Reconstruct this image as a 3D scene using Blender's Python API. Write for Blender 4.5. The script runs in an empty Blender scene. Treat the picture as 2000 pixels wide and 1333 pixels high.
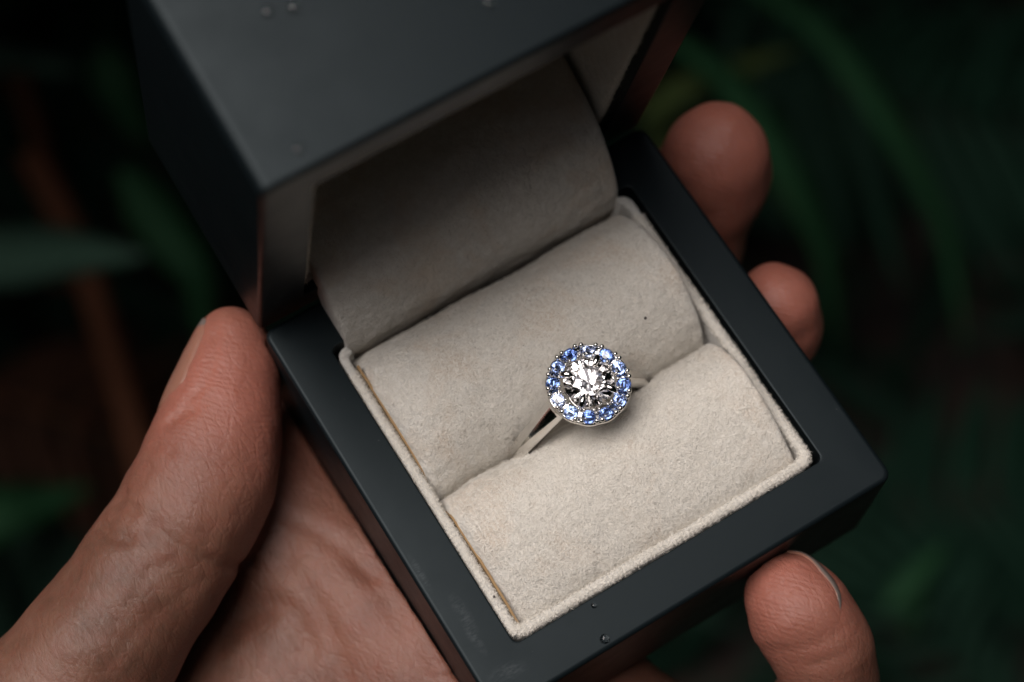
import bpy, bmesh, math, random
import numpy as np
from math import radians, sin, cos, pi
from mathutils import Matrix, Vector, noise

U = 0.01                                   # all lengths below are written in centimetres
rng = np.random.default_rng(7); random.seed(7)
sc = bpy.context.scene
COL = sc.collection

# ------------------------------------------------------------------ camera, sky, sun, exposure
R = np.array([[0.8507, -0.5247, 0.0309], [-0.4767, -0.7951, -0.3750], [0.2214, 0.3043, -0.9265]])
R[0] /= np.linalg.norm(R[0]); R[2] -= R[0]*(R[0] @ R[2]); R[2] /= np.linalg.norm(R[2]); R[1] = np.cross(R[2], R[0])
CAM = np.array([-2.9074, -3.6747, 22.903]); FPX = 3937.5
cd = bpy.data.cameras.new('camera'); cam = bpy.data.objects.new('camera', cd); COL.objects.link(cam)
cam.matrix_world = Matrix(((R[0][0], -R[1][0], -R[2][0], CAM[0]*U), (R[0][1], -R[1][1], -R[2][1], CAM[1]*U),
                           (R[0][2], -R[1][2], -R[2][2], CAM[2]*U), (0, 0, 0, 1)))
cd.sensor_width = 36; cd.lens = FPX*36/2000; cd.clip_start = 0.005; cd.clip_end = 100
cd.dof.use_dof = True; cd.dof.focus_distance = 23.75*U; cd.dof.aperture_fstop = 11.5
sc.camera = cam

SUN_EL, SUN_AZ = radians(70), radians(140)          # azimuth measured from +x towards +y
w = bpy.data.worlds.new('World'); sc.world = w; w.use_nodes = True
nt = w.node_tree; bg = nt.nodes['Background']; sky = nt.nodes.new('ShaderNodeTexSky')
sky.sky_type = 'NISHITA'; sky.sun_disc = False; sky.sun_elevation = SUN_EL; sky.sun_rotation = pi/2-SUN_AZ
sky.air_density = 1.0; sky.dust_density = 6.0; sky.ozone_density = 0.6
nt.links.new(sky.outputs[0], bg.inputs[0]); bg.inputs[1].default_value = 0.07
sd = bpy.data.lights.new('sun', 'SUN'); sun = bpy.data.objects.new('sun', sd); COL.objects.link(sun)
sd.energy = 3.3; sd.angle = radians(46); sd.color = (1.0, 0.95, 0.93)
dirv = Vector((cos(SUN_EL)*cos(SUN_AZ), cos(SUN_EL)*sin(SUN_AZ), sin(SUN_EL)))
sun.rotation_euler = dirv.to_track_quat('Z', 'Y').to_euler(); sun.location = (0, 0, 3)
sc.view_settings.view_transform = 'Standard'; sc.view_settings.look = 'None'
sc.view_settings.exposure = -0.20; sc.view_settings.gamma = 1; sc.view_settings.use_curve_mapping = False
sc.render.engine = 'CYCLES'; cy = sc.cycles
cy.use_denoising = True; cy.max_bounces = 20; cy.transmission_bounces = 18; cy.glossy_bounces = 10; cy.diffuse_bounces = 4
cy.caustics_reflective = True; cy.caustics_refractive = True; cy.blur_glossy = 0.3; cy.sample_clamp_indirect = 8

def at(px, py, z):                          # point (cm) at height z under a photograph pixel (2000 wide)
    d = R.T @ np.array([(px-1000)/FPX, (py-666.5)/FPX, 1]); return CAM + d*(z-CAM[2])/d[2]
def atd(px, py, dist):                      # point at camera distance
    d = R.T @ np.array([(px-1000)/FPX, (py-666.5)/FPX, 1]); return CAM + d*dist

# ------------------------------------------------------------------ helpers
def link(name, me, m=None, parent=None, smooth=False):
    o = bpy.data.objects.new(name, me); COL.objects.link(o)
    if m: me.materials.append(m)
    if smooth: me.polygons.foreach_set('use_smooth', [True]*len(me.polygons))
    if parent: o.parent = parent
    return o
def mesh(name, vs, fs):
    me = bpy.data.meshes.new(name)
    me.from_pydata([tuple(float(c)*U for c in v) for v in vs], [], [tuple(int(i) for i in f) for f in fs]); me.update(); return me
def add(name, vs, fs, m=None, parent=None, smooth=False): return link(name, mesh(name, vs, fs), m, parent, smooth)
def thing(name, label, cat, loc=(0, 0, 0), group=None):
    o = bpy.data.objects.new(name, None); COL.objects.link(o); o.empty_display_size = 0.005
    o.location = [c*U for c in loc]; tag(o, label, cat, group); return o
def tag(o, label=None, cat=None, group=None, kind=None):
    if label: o['label'] = label
    if cat: o['category'] = cat
    if group: o['group'] = group
    if kind: o['kind'] = kind
    return o
def autosmooth(o, deg=35):
    me = o.data; bm = bmesh.new(); bm.from_mesh(me)
    for f in bm.faces: f.smooth = True
    for e in bm.edges:
        if len(e.link_faces) == 2 and e.calc_face_angle(0) > radians(deg): e.smooth = False
    bm.to_mesh(me); bm.free()

# ------------------------------------------------------------------ materials
def mat(name, col, rough=0.5, **kw):
    m = bpy.data.materials.new(name); m.use_nodes = True; b = m.node_tree.nodes['Principled BSDF']
    b.inputs['Base Color'].default_value = (*col, 1); b.inputs['Roughness'].default_value = rough
    for k, v in kw.items(): b.inputs[k.replace('_', ' ')].default_value = v
    return m, m.node_tree, b
def N(nt, t, **kw):
    n = nt.nodes.new(t)
    for k, v in kw.items():
        if hasattr(n, k): setattr(n, k, v)
        else: n.inputs[k.replace('_', ' ')].default_value = v
    return n
def coords(nt, scale=(1, 1, 1), rot=(0, 0, 0)):          # object space in centimetres
    tc = N(nt, 'ShaderNodeTexCoord'); mp = N(nt, 'ShaderNodeMapping')
    mp.inputs['Scale'].default_value = [s/U for s in scale]; mp.inputs['Rotation'].default_value = rot
    nt.links.new(tc.outputs['Object'], mp.inputs['Vector']); return mp.outputs[0]
def noise_n(nt, vec, scale, detail=4, rough=0.5, dist=0):
    n = N(nt, 'ShaderNodeTexNoise'); n.inputs['Scale'].default_value = scale; n.inputs['Detail'].default_value = detail
    n.inputs['Roughness'].default_value = rough; n.inputs['Distortion'].default_value = dist; nt.links.new(vec, n.inputs['Vector']); return n.outputs[0]
def ramp(nt, src, stops):
    r = N(nt, 'ShaderNodeValToRGB'); el = r.color_ramp.elements
    while len(el) < len(stops): el.new(0.5)
    for e, (p, c) in zip(el, stops): e.position = p; e.color = (*c, 1) if len(c) == 3 else c
    nt.links.new(src, r.inputs[0]); return r.outputs[0]
def bump(nt, b, src, dist_cm, strength=1.0, prev=None):
    n = N(nt, 'ShaderNodeBump'); n.inputs['Strength'].default_value = strength; n.inputs['Distance'].default_value = dist_cm*U
    nt.links.new(src, n.inputs['Height'])
    if prev: nt.links.new(prev, n.inputs['Normal'])
    nt.links.new(n.outputs[0], b.inputs['Normal']); return n.outputs[0]
def mixc(nt, fac, a, b_, mode='MIX'):
    n = N(nt, 'ShaderNodeMix'); n.data_type = 'RGBA'; n.blend_type = mode
    for s, i in ((fac, 0), (a, 6), (b_, 7)):
        if isinstance(s, (int, float)): n.inputs[i].default_value = s
        elif isinstance(s, tuple): n.inputs[i].default_value = (*s, 1)
        else: nt.links.new(s, n.inputs[i])
    return n.outputs[2]

# satin charcoal lacquer
M_LAC, nt, b = mat('charcoal_lacquer', (0.005, 0.008, 0.0095), 0.4, Specular_IOR_Level=0.18)
b.inputs['Specular Tint'].default_value = (0.82, 0.95, 1.0, 1)
v = coords(nt)
rr = ramp(nt, noise_n(nt, v, 1.6, 6, 0.65), [(0.3, (0.36,)*3), (0.75, (0.47,)*3)])
nt.links.new(rr, b.inputs['Roughness'])
g = noise_n(nt, v, 90, 2, 0.6); n1 = bump(nt, b, g, 0.0006, 0.5)
# smudges of fingerprint grease (wear with a shape of its own)
def smudge(px, py, rx, ry, ang):
    p = at(px, py, 0); c = N(nt, 'ShaderNodeTexCoord'); mp = N(nt, 'ShaderNodeMapping'); mp.vector_type = 'TEXTURE'
    mp.inputs['Location'].default_value = [q*U for q in p]; mp.inputs['Rotation'].default_value = (0, 0, ang); mp.inputs['Scale'].default_value = (rx*U, ry*U, 0.05*U)
    nt.links.new(c.outputs['Object'], mp.inputs['Vector']); ln = N(nt, 'ShaderNodeVectorMath'); ln.operation = 'LENGTH'; nt.links.new(mp.outputs[0], ln.inputs[0])
    return ramp(nt, ln.outputs['Value'], [(0.0, (1,)*3), (1.0, (0,)*3)])
col = (0.005, 0.008, 0.0095)
streak = ramp(nt, noise_n(nt, coords(nt, (1, 3, 1), (0, 0, 0.6)), 9, 5, 0.7), [(0.42, (0,)*3), (0.7, (1,)*3)])
for a_ in ((905, 1200, .10, .34, 0.0), (928, 1250, .07, .25, 0.1), (992, 1312, .28, .12, -.2), (820, 1120, .06, .3, 0)):
    mm = N(nt, 'ShaderNodeMath'); mm.operation = 'MULTIPLY'; nt.links.new(smudge(*a_), mm.inputs[0]); nt.links.new(streak, mm.inputs[1])
    col = mixc(nt, mm.outputs[0], col, (0.05, 0.056, 0.06))
vo = N(nt, 'ShaderNodeTexVoronoi'); vo.inputs['Scale'].default_value = 2.6; nt.links.new(v, vo.inputs['Vector'])
dust = ramp(nt, vo.outputs['Distance'], [(0.0, (1,)*3), (0.028, (0,)*3)])
col = mixc(nt, dust, col, (0.08, 0.085, 0.085)); nt.links.new(col, b.inputs['Base Color'])
def fabric(name, c1, c2, tan, fine=55):
    m, nt, b = mat(name, c1, 0.92, Sheen_Weight=0.35, Sheen_Roughness=0.45, Specular_IOR_Level=0.15)
    v = coords(nt)
    base = mixc(nt, ramp(nt, noise_n(nt, v, 9, 5, 0.7), [(0.35, (0,)*3), (0.65, (1,)*3)]), c1, c2)
    t = ramp(nt, noise_n(nt, v, 1.3, 5, 0.6, 0.4), [(0.48, (0,)*3), (0.72, (1,)*3)])
    base = mixc(nt, t, base, tan)
    vo = N(nt, 'ShaderNodeTexVoronoi'); vo.inputs['Scale'].default_value = 3.1; nt.links.new(v, vo.inputs['Vector'])
    spk = ramp(nt, vo.outputs['Distance'], [(0.0, (1,)*3), (0.032, (0,)*3)])
    base = mixc(nt, spk, base, (0.30, 0.26, 0.22))
    nt.links.new(base, b.inputs['Base Color'])
    n1 = bump(nt, b, noise_n(nt, v, 8, 6, 0.65, 0.2), 0.10, 0.8)
    n2 = bump(nt, b, noise_n(nt, v, fine, 4, 0.7, 0.0), 0.018, 0.9, n1)
    return m
M_FELT = fabric('cream_felt', (0.68, 0.635, 0.565), (0.79, 0.755, 0.69), (0.69, 0.58, 0.47))
M_EDGE = fabric('cream_felt_edge', (0.62, 0.60, 0.55), (0.72, 0.70, 0.66), (0.64, 0.59, 0.52))
M_FIB, nt, b = mat('felt_fibre', (0.80, 0.76, 0.69), 0.8, Specular_IOR_Level=0.2)
M_CARD, nt, b = mat('tan_card', (0.40, 0.27, 0.14), 0.9)
v = coords(nt); nt.links.new(mixc(nt, noise_n(nt, v, 12, 4), (0.24, 0.14, 0.06), (0.36, 0.24, 0.12)), b.inputs['Base Color'])
M_METAL, nt, b = mat('white_gold', (0.84, 0.825, 0.80), 0.10, Metallic=1.0)
v = coords(nt); nt.links.new(ramp(nt, noise_n(nt, v, 8, 4), [(0.3, (0.06,)*3), (0.8, (0.16,)*3)]), b.inputs['Roughness'])
bump(nt, b, noise_n(nt, v, 30, 3), 0.0008, 0.5)
M_DIA, nt, b = mat('diamond', (1, 0.97, 0.96), 0.0, IOR=2.42, Transmission_Weight=1.0)
M_SAPH = []
for k, c in enumerate([(0.32, 0.45, 0.84), (0.17, 0.28, 0.70), (0.52, 0.62, 0.90), (0.23, 0.36, 0.76)]):
    m, nt, b = mat('blue_sapphire', c, 0.0, IOR=1.77, Transmission_Weight=1.0); M_SAPH.append(m)
M_WATER, nt, b = mat('water', (1, 1, 1), 0.0, IOR=1.33, Transmission_Weight=1.0)
M_DARK, nt, b = mat('dark_crumb', (0.07, 0.06, 0.055), 0.8)
M_STEEL, nt, b = mat('hinge_steel', (0.35, 0.35, 0.35), 0.3, Metallic=1.0)

# ------------------------------------------------------------------ the ring box
W, DB, HB, DL, WR = 5.582, 5.52, 2.1, 2.885, 0.612
def rrect(x0, y0, x1, y1, r, z, n=6):
    p = []
    for cx, cy_, a0 in ((x1-r, y1-r, 0), (x0+r, y1-r, 90), (x0+r, y0+r, 180), (x1-r, y0+r, 270)):
        for i in range(n+1):
            a = radians(a0+90*i/n); p.append((cx+r*cos(a), cy_+r*sin(a), z))
    return p
def loft(loops, cap0=False, cap1=False):
    vs, fs = [], []; n = len(loops[0])
    for l in loops: vs += l
    for k in range(len(loops)-1):
        for i in range(n):
            j = (i+1) % n; fs.append((k*n+i, k*n+j, (k+1)*n+j, (k+1)*n+i))
    if cap0: fs.append(tuple(range(n-1, -1, -1)))
    if cap1: fs.append(tuple(range((len(loops)-1)*n, len(loops)*n)))
    return vs, fs
def shell(lx, ly, h, name, parent):
    L = []; e = 0.055
    def o(ins, z, r=0.13): L.append(rrect(ins, ins, lx-ins, ly-ins, max(r-ins*0.6, 0.05), z))
    o(0.10, -h); o(0.03, -h+0.03); o(0, -h+0.10)
    o(0, -h+0.13); o(0, -h/2); o(0, -e-0.012); o(0, -e)
    for a in (22, 45, 68, 90): o(e*(1-cos(radians(a))), -e+e*sin(radians(a)))
    o(e+0.006, 0.0003); o(WR*0.5, 0.0003)
    for ins, z in ((WR-0.022, 0.0003), (WR-0.014, 0), (WR-0.003, -0.004), (WR, -0.014), (WR, -0.03), (WR, -h*0.5), (WR, -h+0.3)):
        L.append(rrect(ins, ins, lx-ins, ly-ins, 0.09, z))
    vs, fs = loft(L, True, True)
    ob = add(name, vs, fs, M_LAC, parent); autosmooth(ob, 40); return ob
BOX = thing('ring_box', 'open charcoal lacquered ring box lined with cream felt, held in the hand', 'ring box', (W/2, DB/2, -HB))
def local(o, world_loc):                       # parent to BOX while keeping coordinates
    return o
base = shell(W, DB, HB, 'box_base', None)
lid = shell(W, 5.582, DL, 'box_lid', None)
LA = 1.394
LIDM = Matrix(((1, 0, 0, 0), (0, -cos(LA), -sin(LA), 5.618*U), (0, sin(LA), -cos(LA), -0.175*U), (0, 0, 0, 1)))
INV = Matrix.Translation((-W/2*U, -DB/2*U, HB*U))
base.parent = BOX; base.matrix_local = INV
lid.parent = BOX; lid.matrix_local = INV @ LIDM

def grid_surface(P, nu, nv, closed_v=False):     # P[u][v] points
    vs = [p for row in P for p in row]; fs = []
    for i in range(nu-1):
        for j in range(nv-1 if not closed_v else nv):
            k = (j+1) % nv; fs.append((i*nv+j, i*nv+k, (i+1)*nv+k, (i+1)*nv+j))
    return vs, fs
def catmull(pts, n):
    pts = [np.array(p, float) for p in pts]; out = []
    P = [2*pts[0]-pts[1]]+pts+[2*pts[-1]-pts[-2]]
    for i in range(1, len(P)-2):
        for k in range(n):
            t = k/n; a, b_, c, d = P[i-1:i+3]
            out.append(0.5*((2*b_)+(-a+c)*t+(2*a-5*b_+4*c-d)*t*t+(-a+3*b_-3*c+d)*t**3))
    out.append(pts[-1]); return np.array(out)
def resample(c, step):
    s = np.r_[0, np.cumsum(np.linalg.norm(np.diff(c, axis=0), axis=1))]; n = int(s[-1]/step)+1
    t = np.linspace(0, s[-1], n); return np.stack([np.interp(t, s, c[:, k]) for k in range(c.shape[1])], 1)
def fibres(name, P, Nn, count, length, width, lift, mat_, parent, along=None, seed=1, xcull=False):
    """short fibres standing on a surface given by sample points and normals"""
    g = np.random.default_rng(seed); g0 = P[:, 0].min()+0.06, P[:, 0].max()-0.08
    if 'pile' in name and along is None and xcull: keep = (P[:, 0] > g0[0]) & (P[:, 0] < g0[1]); P = P[keep]; Nn = Nn[keep]
    idx = g.integers(0, len(P), count)
    p = P[idx]+g.normal(0, 0.012, (count, 3)); n = Nn[idx]
    p -= n*np.sum((p-P[idx])*n, 1)[:, None]
    t = g.normal(0, 1, (count, 3))
    if along is not None: t = t*0.8+np.array(along)
    t -= n*np.sum(t*n, 1)[:, None]; t /= np.linalg.norm(t, axis=1)[:, None]+1e-9
    s = np.cross(n, t); L = length*g.uniform(0.5, 1.3, (count, 1)); lf = g.uniform(0.2, 1.0, (count, 1))*lift
    a = p-s*width/2; b_ = p+s*width/2; m1 = p+t*L*0.55+n*L*lf*0.6+s*g.normal(0, 0.12, (count, 1))*L; e = p+t*L+n*L*lf+s*g.normal(0, .35, (count, 1))*L
    vs = np.stack([a, b_, m1+s*width*.4, m1-s*width*.4, e], 1).reshape(-1, 3)
    k = np.arange(count)*5; fs = [(i, i+1, i+2, i+3) for i in k]+[(i+3, i+2, i+4) for i in k]
    o = add(name, vs, fs, mat_, parent, True); o['kind'] = 'stuff'; return o
def roll(name, prof, x0, x1, mat_, parent, amp=0.012, step=0.045, er=0.10, seed=0, waist=None, soft_left=1):
    """a padded roll: profile in (y,z), extruded along x, its ends rounded over"""
    c = resample(catmull(prof, 24), step); nv = len(c)
    t = np.gradient(c, axis=0); t /= np.linalg.norm(t, axis=1)[:, None]; nrm = np.stack([-t[:, 1], t[:, 0]], 1)
    if nrm[nv//2, 1] < 0: nrm = -nrm
    A_ = (0, 14, 28, 42, 56, 70); el_, eq = 0.65, 0.0; SL = np.linspace(0, 1, 12)[:-1]
    xs = [x0+el_*q for q in SL]; ins = [0 for q in SL]
    nm = int((x1-x0-el_-er)/step)
    xs += list(np.linspace(x0+el_, x1-er, nm)); ins += [0]*nm
    xs += [x1-er*(1-cos(radians(a))) for a in A_[::-1]]; ins += [er*(1-sin(radians(a))) for a in A_[::-1]]
    P = []; PP = []; NN = []
    mid = c.mean(axis=0)
    for x, q in zip(xs, ins):
        row = []
        for j in range(nv):
            y, z = c[j]-nrm[j]*q
            z -= 0.36*max(0, 1-(x-x0)/el_)**2.2*max(0, nrm[j][1])*soft_left
            d = noise.fractal(Vector((x*1.1+seed*7, y*1.1, z*1.1)), 1.0, 2.0, 3)*amp*2.4 + noise.fractal(Vector((x*6+seed, y*6, z*6)), 0.9, 2.1, 3)*amp
            if waist: d += waist(x, y, z)
            row.append((x, y+nrm[j][0]*d, z+nrm[j][1]*d)); PP.append(row[-1]); NN.append((0, *nrm[j]))
        P.append(row)
    vs, fs = grid_surface(P, len(xs), nv)
    n0 = len(vs)
    vs.append((x0+0.01, mid[0], mid[1]-0.1)); vs.append((x1-0.01, mid[0], mid[1]-0.1))
    for j in range(nv-1):
        fs.append((j+1, j, n0)); fs.append(((len(xs)-1)*nv+j, (len(xs)-1)*nv+j+1, n0+1))
    o = add(name, vs, fs, mat_, parent, True)
    return o, np.array(PP), np.array(NN)

def ring_dent(x, y, z):                          # the felt gives way round the band
    d = 0
    for cx in (2.8-0.80, 2.8+0.80):
        d -= 0.11*math.exp(-((x-cx)/0.22)**2-((y-2.65)/0.16)**2)
    return d
front_prof = [(0.72, -1.0), (0.72, -0.5), (0.755, -0.16), (0.88, 0.0), (1.10, 0.13), (1.40, 0.26), (1.74, 0.35), (2.08, 0.34), (2.36, 0.18), (2.57, -0.06), (2.65, -0.35), (2.66, -1.0)]
back_prof = [(2.67, -1.0), (2.67, -0.50), (2.73, -0.22), (2.86, 0.02), (3.0, 0.18), (3.2, 0.33), (3.52, 0.45), (3.92, 0.41), (4.26, 0.28), (4.5, 0.08), (4.69, -0.18), (4.79, -0.6), (4.8, -1.0)]
lid_prof = [(4.96, -0.9), (4.86, -0.5), (4.82, -0.15), (4.87, 0.13), (5.04, 0.48), (5.39, 0.93), (5.89, 1.23), (6.40, 1.38), (7.0, 1.45), (7.7, 1.5)]
cf, Pf, Nf = roll('cushion', front_prof, 0.79, 4.70, M_FELT, base, seed=1, waist=ring_dent, er=0.06)
cb, Pb, Nb = roll('cushion', back_prof, 0.79, 4.70, M_FELT, base, seed=2, waist=ring_dent, er=0.06)
fibres('felt_pile', Pf, Nf, 42000, 0.085, 0.0045, 0.30, M_FIB, base, seed=3, xcull=True)
fibres('felt_pile', Pb, Nb, 34000, 0.08, 0.0045, 0.28, M_FIB, base, seed=4, xcull=True)
cl, Pl, Nl = roll('cushion', lid_prof, 0.80, 4.78, M_FELT, None, seed=5, er=0.07, soft_left=0.15)
cl.parent = lid; cl.matrix_parent_inverse = LIDM.inverted()

def lining(name, lx, ly, depth, top, parent, g=0.045, t=0.12, seed=0, fib=26000, cutback=False, wob=0.009, shift=0.0):
    """felt sleeve standing inside the lacquered rim: rounded top edge, slightly wavy"""
    o0 = WR+g; L = []; P = []; Nn = []
    def lp(ins, z, nx, nz):
        l = []
        base_ = rrect(ins, ins, lx-ins, ly-ins, max(0.16-(ins-o0)*0.7, 0.04), z, 5)
        # subdivide the straight runs
        pts = []
        for i in range(len(base_)):
            a = np.array(base_[i]); b_ = np.array(base_[(i+1) % len(base_)]); n = max(1, int(np.linalg.norm(b_-a)/0.06)) if np.linalg.norm(b_-a) > 1 else 1
            n = 66 if n > 1 else 1
            for k in range(n): pts.append(a+(b_-a)*k/n)
        for i, p in enumerate(pts):
            dx = p[0]-lx/2; dy = p[1]-ly/2
            out = np.array([np.sign(dx), 0, 0]) if abs(dx)/lx > abs(dy)/ly else np.array([0, np.sign(dy), 0])
            d = noise.fractal(Vector((p[0]*2.2, p[1]*2.2, seed)), 1, 2, 3)*wob+noise.noise(Vector((p[0]*14, p[1]*14, seed+3)))*wob*0.27
            q = p+out*d*(1 if nx <= 0 else .6)+np.array([0, 0, noise.noise(Vector((p[0]*3, p[1]*3, seed+9)))*0.015])
            q = q-np.array([shift, 0, 0]); l.append(tuple(q)); P.append(q); Nn.append(out*nx+np.array([0, 0, nz]))
        if cutback: l = [(x, y, z-0.9) if (y > ly-WR-0.4 and 0.86 < x < lx-0.86) else (x, y, z) for x, y, z in l]
        L.append(l)
    lp(o0, -depth, 1, 0); lp(o0, top-0.35, 1, 0); lp(o0, top-t*0.5, 1, 0)
    for a in (30, 60, 90, 120, 150): lp(o0+t/2-t/2*cos(radians(a)), top-t*0.5+t*0.36*sin(radians(a)), cos(radians(a)), sin(radians(a)))
    lp(o0+t, top-t*0.5, -1, 0); lp(o0+t, top-0.35, -1, 0); lp(o0+t, -depth+0.02, -1, 0)
    vs, fs = loft(L, False, True)
    ob = add(name, vs, fs, M_EDGE, parent, True)
    P = np.array(P); Nn = np.array(Nn, float); Nn /= np.linalg.norm(Nn, axis=1)[:, None]+1e-9
    k = (P[:, 2] > top-t*0.7) & ~((P[:, 1] > ly-WR-0.4) & cutback)
    # sample along loop edges between neighbours
    Q = P[k]; QN = Nn[k]
    if fib: fibres('felt_pile', Q, QN, fib, 0.042, 0.0045, 0.55, M_FIB, parent, seed=seed+11)
    return ob
lining('felt_lining', W, DB, 1.3, -0.02, base, seed=2, cutback=True, shift=0.025)
lining('felt_lining', W, 5.582, DL-0.3, -0.10, lid, g=0.02, t=0.10, seed=8, fib=9000, wob=0.008)
# tan backing card showing along the left felt edge
vs = []; n = 90
for i in range(n):
    y = 0.80+3.75*i/(n-1); wv = 0.007*noise.noise(Vector((y*5, 0, 0))); dz = -0.35*math.exp(-((y-2.66)/0.25)**2)+0.035*math.exp(-((y-3.7)/0.6)**2)+0.03*math.exp(-((y-1.6)/0.3)**2)-0.12*max(0, 1.25-y)
    vs += [(0.772+wv, y, -0.5), (0.772+wv, y, -0.03+dz+0.02*noise.noise(Vector((y*2, 3, 0)))), (0.800+wv, y, -0.03+dz+0.02*noise.noise(Vector((y*2, 3, 0)))), (0.800+wv, y, -0.5)]
fs = [(4*i+a, 4*i+b_, 4*i+4+b_, 4*i+4+a) for i in range(n-1) for a, b_ in ((0, 1), (1, 2), (2, 3))]+[(3, 2, 1, 0), (4*n-4, 4*n-3, 4*n-2, 4*n-1)]
add('backing_card', vs, fs, M_CARD, base)
def tube(path, rad, seg=12, cap=True):
    path = [np.array(p, float) for p in path]; vs, fs = [], []; rad = rad if hasattr(rad, '__len__') else [rad]*len(path)
    up = np.array([0, 0, 1.0]); prev = None
    for i, p in enumerate(path):
        t = path[min(i+1, len(path)-1)]-path[max(i-1, 0)]; t /= np.linalg.norm(t)+1e-12
        s = np.cross(t, up) if prev is None else prev-t*(prev @ t)
        if np.linalg.norm(s) < 1e-4: s = np.cross(t, [1, 0, 0])
        s /= np.linalg.norm(s); prev = s; u = np.cross(s, t)
        for k in range(seg):
            a = 2*pi*k/seg; vs.append(p+(s*cos(a)+u*sin(a))*rad[i])
    for i in range(len(path)-1):
        for k in range(seg):
            j = (k+1) % seg; fs.append((i*seg+k, i*seg+j, (i+1)*seg+j, (i+1)*seg+k))
    if cap: fs.append(tuple(range(seg-1, -1, -1))); fs.append(tuple(range((len(path)-1)*seg, len(path)*seg)))
    return vs, fs
vs, fs = tube([(0.9, 5.57, -0.16), (4.7, 5.57, -0.16)], 0.045); o = add('hinge', vs, fs, M_STEEL, BOX, True); o.matrix_local = INV

# ------------------------------------------------------------------ the ring
HC = np.array([2.84, 2.64, 0.86]); RC = np.array([2.80, 2.65, -0.47])
RING = thing('ring', 'white gold ring with round diamond and blue sapphire halo, seated between felt cushions', 'ring', (2.8, 2.65, -1.5))
RO = np.array([2.8, 2.65, -1.5])
class Acc:
    def __init__(s): s.v = []; s.f = []
    def put(s, vf):
        n = len(s.v); s.v += [tuple(p) for p in vf[0]]; s.f += [tuple(i+n for i in f) for f in vf[1]]
    def build(s, name, m, parent, origin=RO, smooth=True):
        return add(name, [np.array(p)-origin for p in s.v], s.f, m, parent, smooth)
def sweep(path, nrm, wd, th, seg=20, pw=2.6):
    """superelliptic section swept along a path in the xz plane; nrm = outward normals; flat-ish inside"""
    vs, fs = [], []
    for i, (p, n) in enumerate(zip(path, nrm)):
        for k in range(seg):
            a = 2*pi*k/seg; c, s_ = cos(a), sin(a)
            e = 2/pw; yy = math.copysign(abs(c)**e, c)*wd[i]/2; rr = math.copysign(abs(s_)**(e if s_ > 0 else .35), s_)*th[i]/2
            vs.append((p[0]+n[0]*rr, p[1]+yy, p[2]+n[2]*rr))
    m = len(path)
    for i in range(m-1):
        for k in range(seg): j = (k+1) % seg; fs.append((i*seg+k, i*seg+j, (i+1)*seg+j, (i+1)*seg+k))
    fs.append(tuple(range(seg))); fs.append(tuple(range((m-1)*seg, m*seg))[::-1])
    return vs, fs
A = Acc(); path, nn, wd, th = [], [], [], []
Rb = 0.93
sh = 58
def pt_arc(a): return RC+Rb*np.array([sin(a), 0, cos(a)])
# left shoulder down round the bottom and up to the right shoulder
def shoulder(sgn):
    a = radians(sh)*sgn; p0 = pt_arc(a); e = np.array([HC[0]+sgn*0.40, RC[1], HC[2]-0.20])
    tdir = np.array([-cos(a)*sgn, 0, sin(a)*sgn]) ; out = []
    c1 = p0+tdir*0.30
    for k in range(1, 15):
        t = k/14; out.append((1-t)**2*p0+2*t*(1-t)*c1+t*t*e)
    return out
pts = shoulder(-1)[::-1]+[pt_arc(radians(a)) for a in range(-sh, -360+sh-1, -4)]+shoulder(1)
pts = np.array(pts); tt = np.gradient(pts, axis=0); tt /= np.linalg.norm(tt, axis=1)[:, None]
nn = np.stack([-tt[:, 2], 0*tt[:, 0], tt[:, 0]], 1)
for i in range(len(nn)):
    if nn[i] @ (pts[i]-RC) < 0: nn[i] = -nn[i]
zz = np.clip((pts[:, 2]-RC[2]+0.2)/1.2, 0, 1)
A.put(sweep(pts, nn, 0.19+0.09*zz, 0.16-0.01*zz, pw=2.0))
pin = [pt_arc(radians(a)) for a in range(-32, 33, 4)]; pin = np.array(pin)-np.array([[0, 0, 0]])
ni = (pin-RC)/Rb; A.put(sweep(pin-ni*0.02, ni, [0.14]*len(pin), [0.09]*len(pin)))
band = A.build('band', M_METAL, RING)
# halo setting
def lathe(prof, c, seg=96, mod=None):
    vs, fs = [], []; n = len(prof)
    for i in range(seg):
        a = 2*pi*i/seg
        for r, z in prof:
            q = r*(mod(a, r, z) if mod else 1); vs.append((c[0]+q*cos(a), c[1]+q*sin(a), c[2]+z))
    for i in range(seg):
        j = (i+1) % seg
        for k in range(n): l = (k+1) % n; fs.append((i*n+k, j*n+k, j*n+l, i*n+l))
    return vs, fs
A0 = radians(-2)
A = Acc()
scal = lambda a, r, z: 1+(0.022*abs(cos((a-A0)*6)) if r > 0.45 else 0)
A.put(lathe([(0.330, -0.06), (0.338, -0.02), (0.35, -0.01), (0.375, -0.035), (0.455, -0.035), (0.475, 0.012), (0.492, 0.008), (0.498, -0.04), (0.480, -0.10), (0.455, -0.165), (0.43, -0.175), (0.38, -0.10), (0.33, -0.09)], HC, 144, scal))
A.put(lathe([(0.22, -0.26), (0.25, -0.235), (0.245, -0.21), (0.21, -0.21), (0.19, -0.24)], HC, 48))
A.put(lathe([(0.17, -0.40), (0.20, -0.375), (0.19, -0.35), (0.16, -0.36)], HC, 48))
for k in range(8):                     # struts from lower collet to the halo
    a = radians(22.5+45*k); A.put(tube([HC+np.array([0.18*cos(a), 0.18*sin(a), -0.38]), HC+np.array([0.24*cos(a), 0.24*sin(a), -0.24]), HC+np.array([0.36*cos(a), 0.36*sin(a), -0.09])], 0.022, 8))
A.build('halo_setting', M_METAL, RING)
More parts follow.
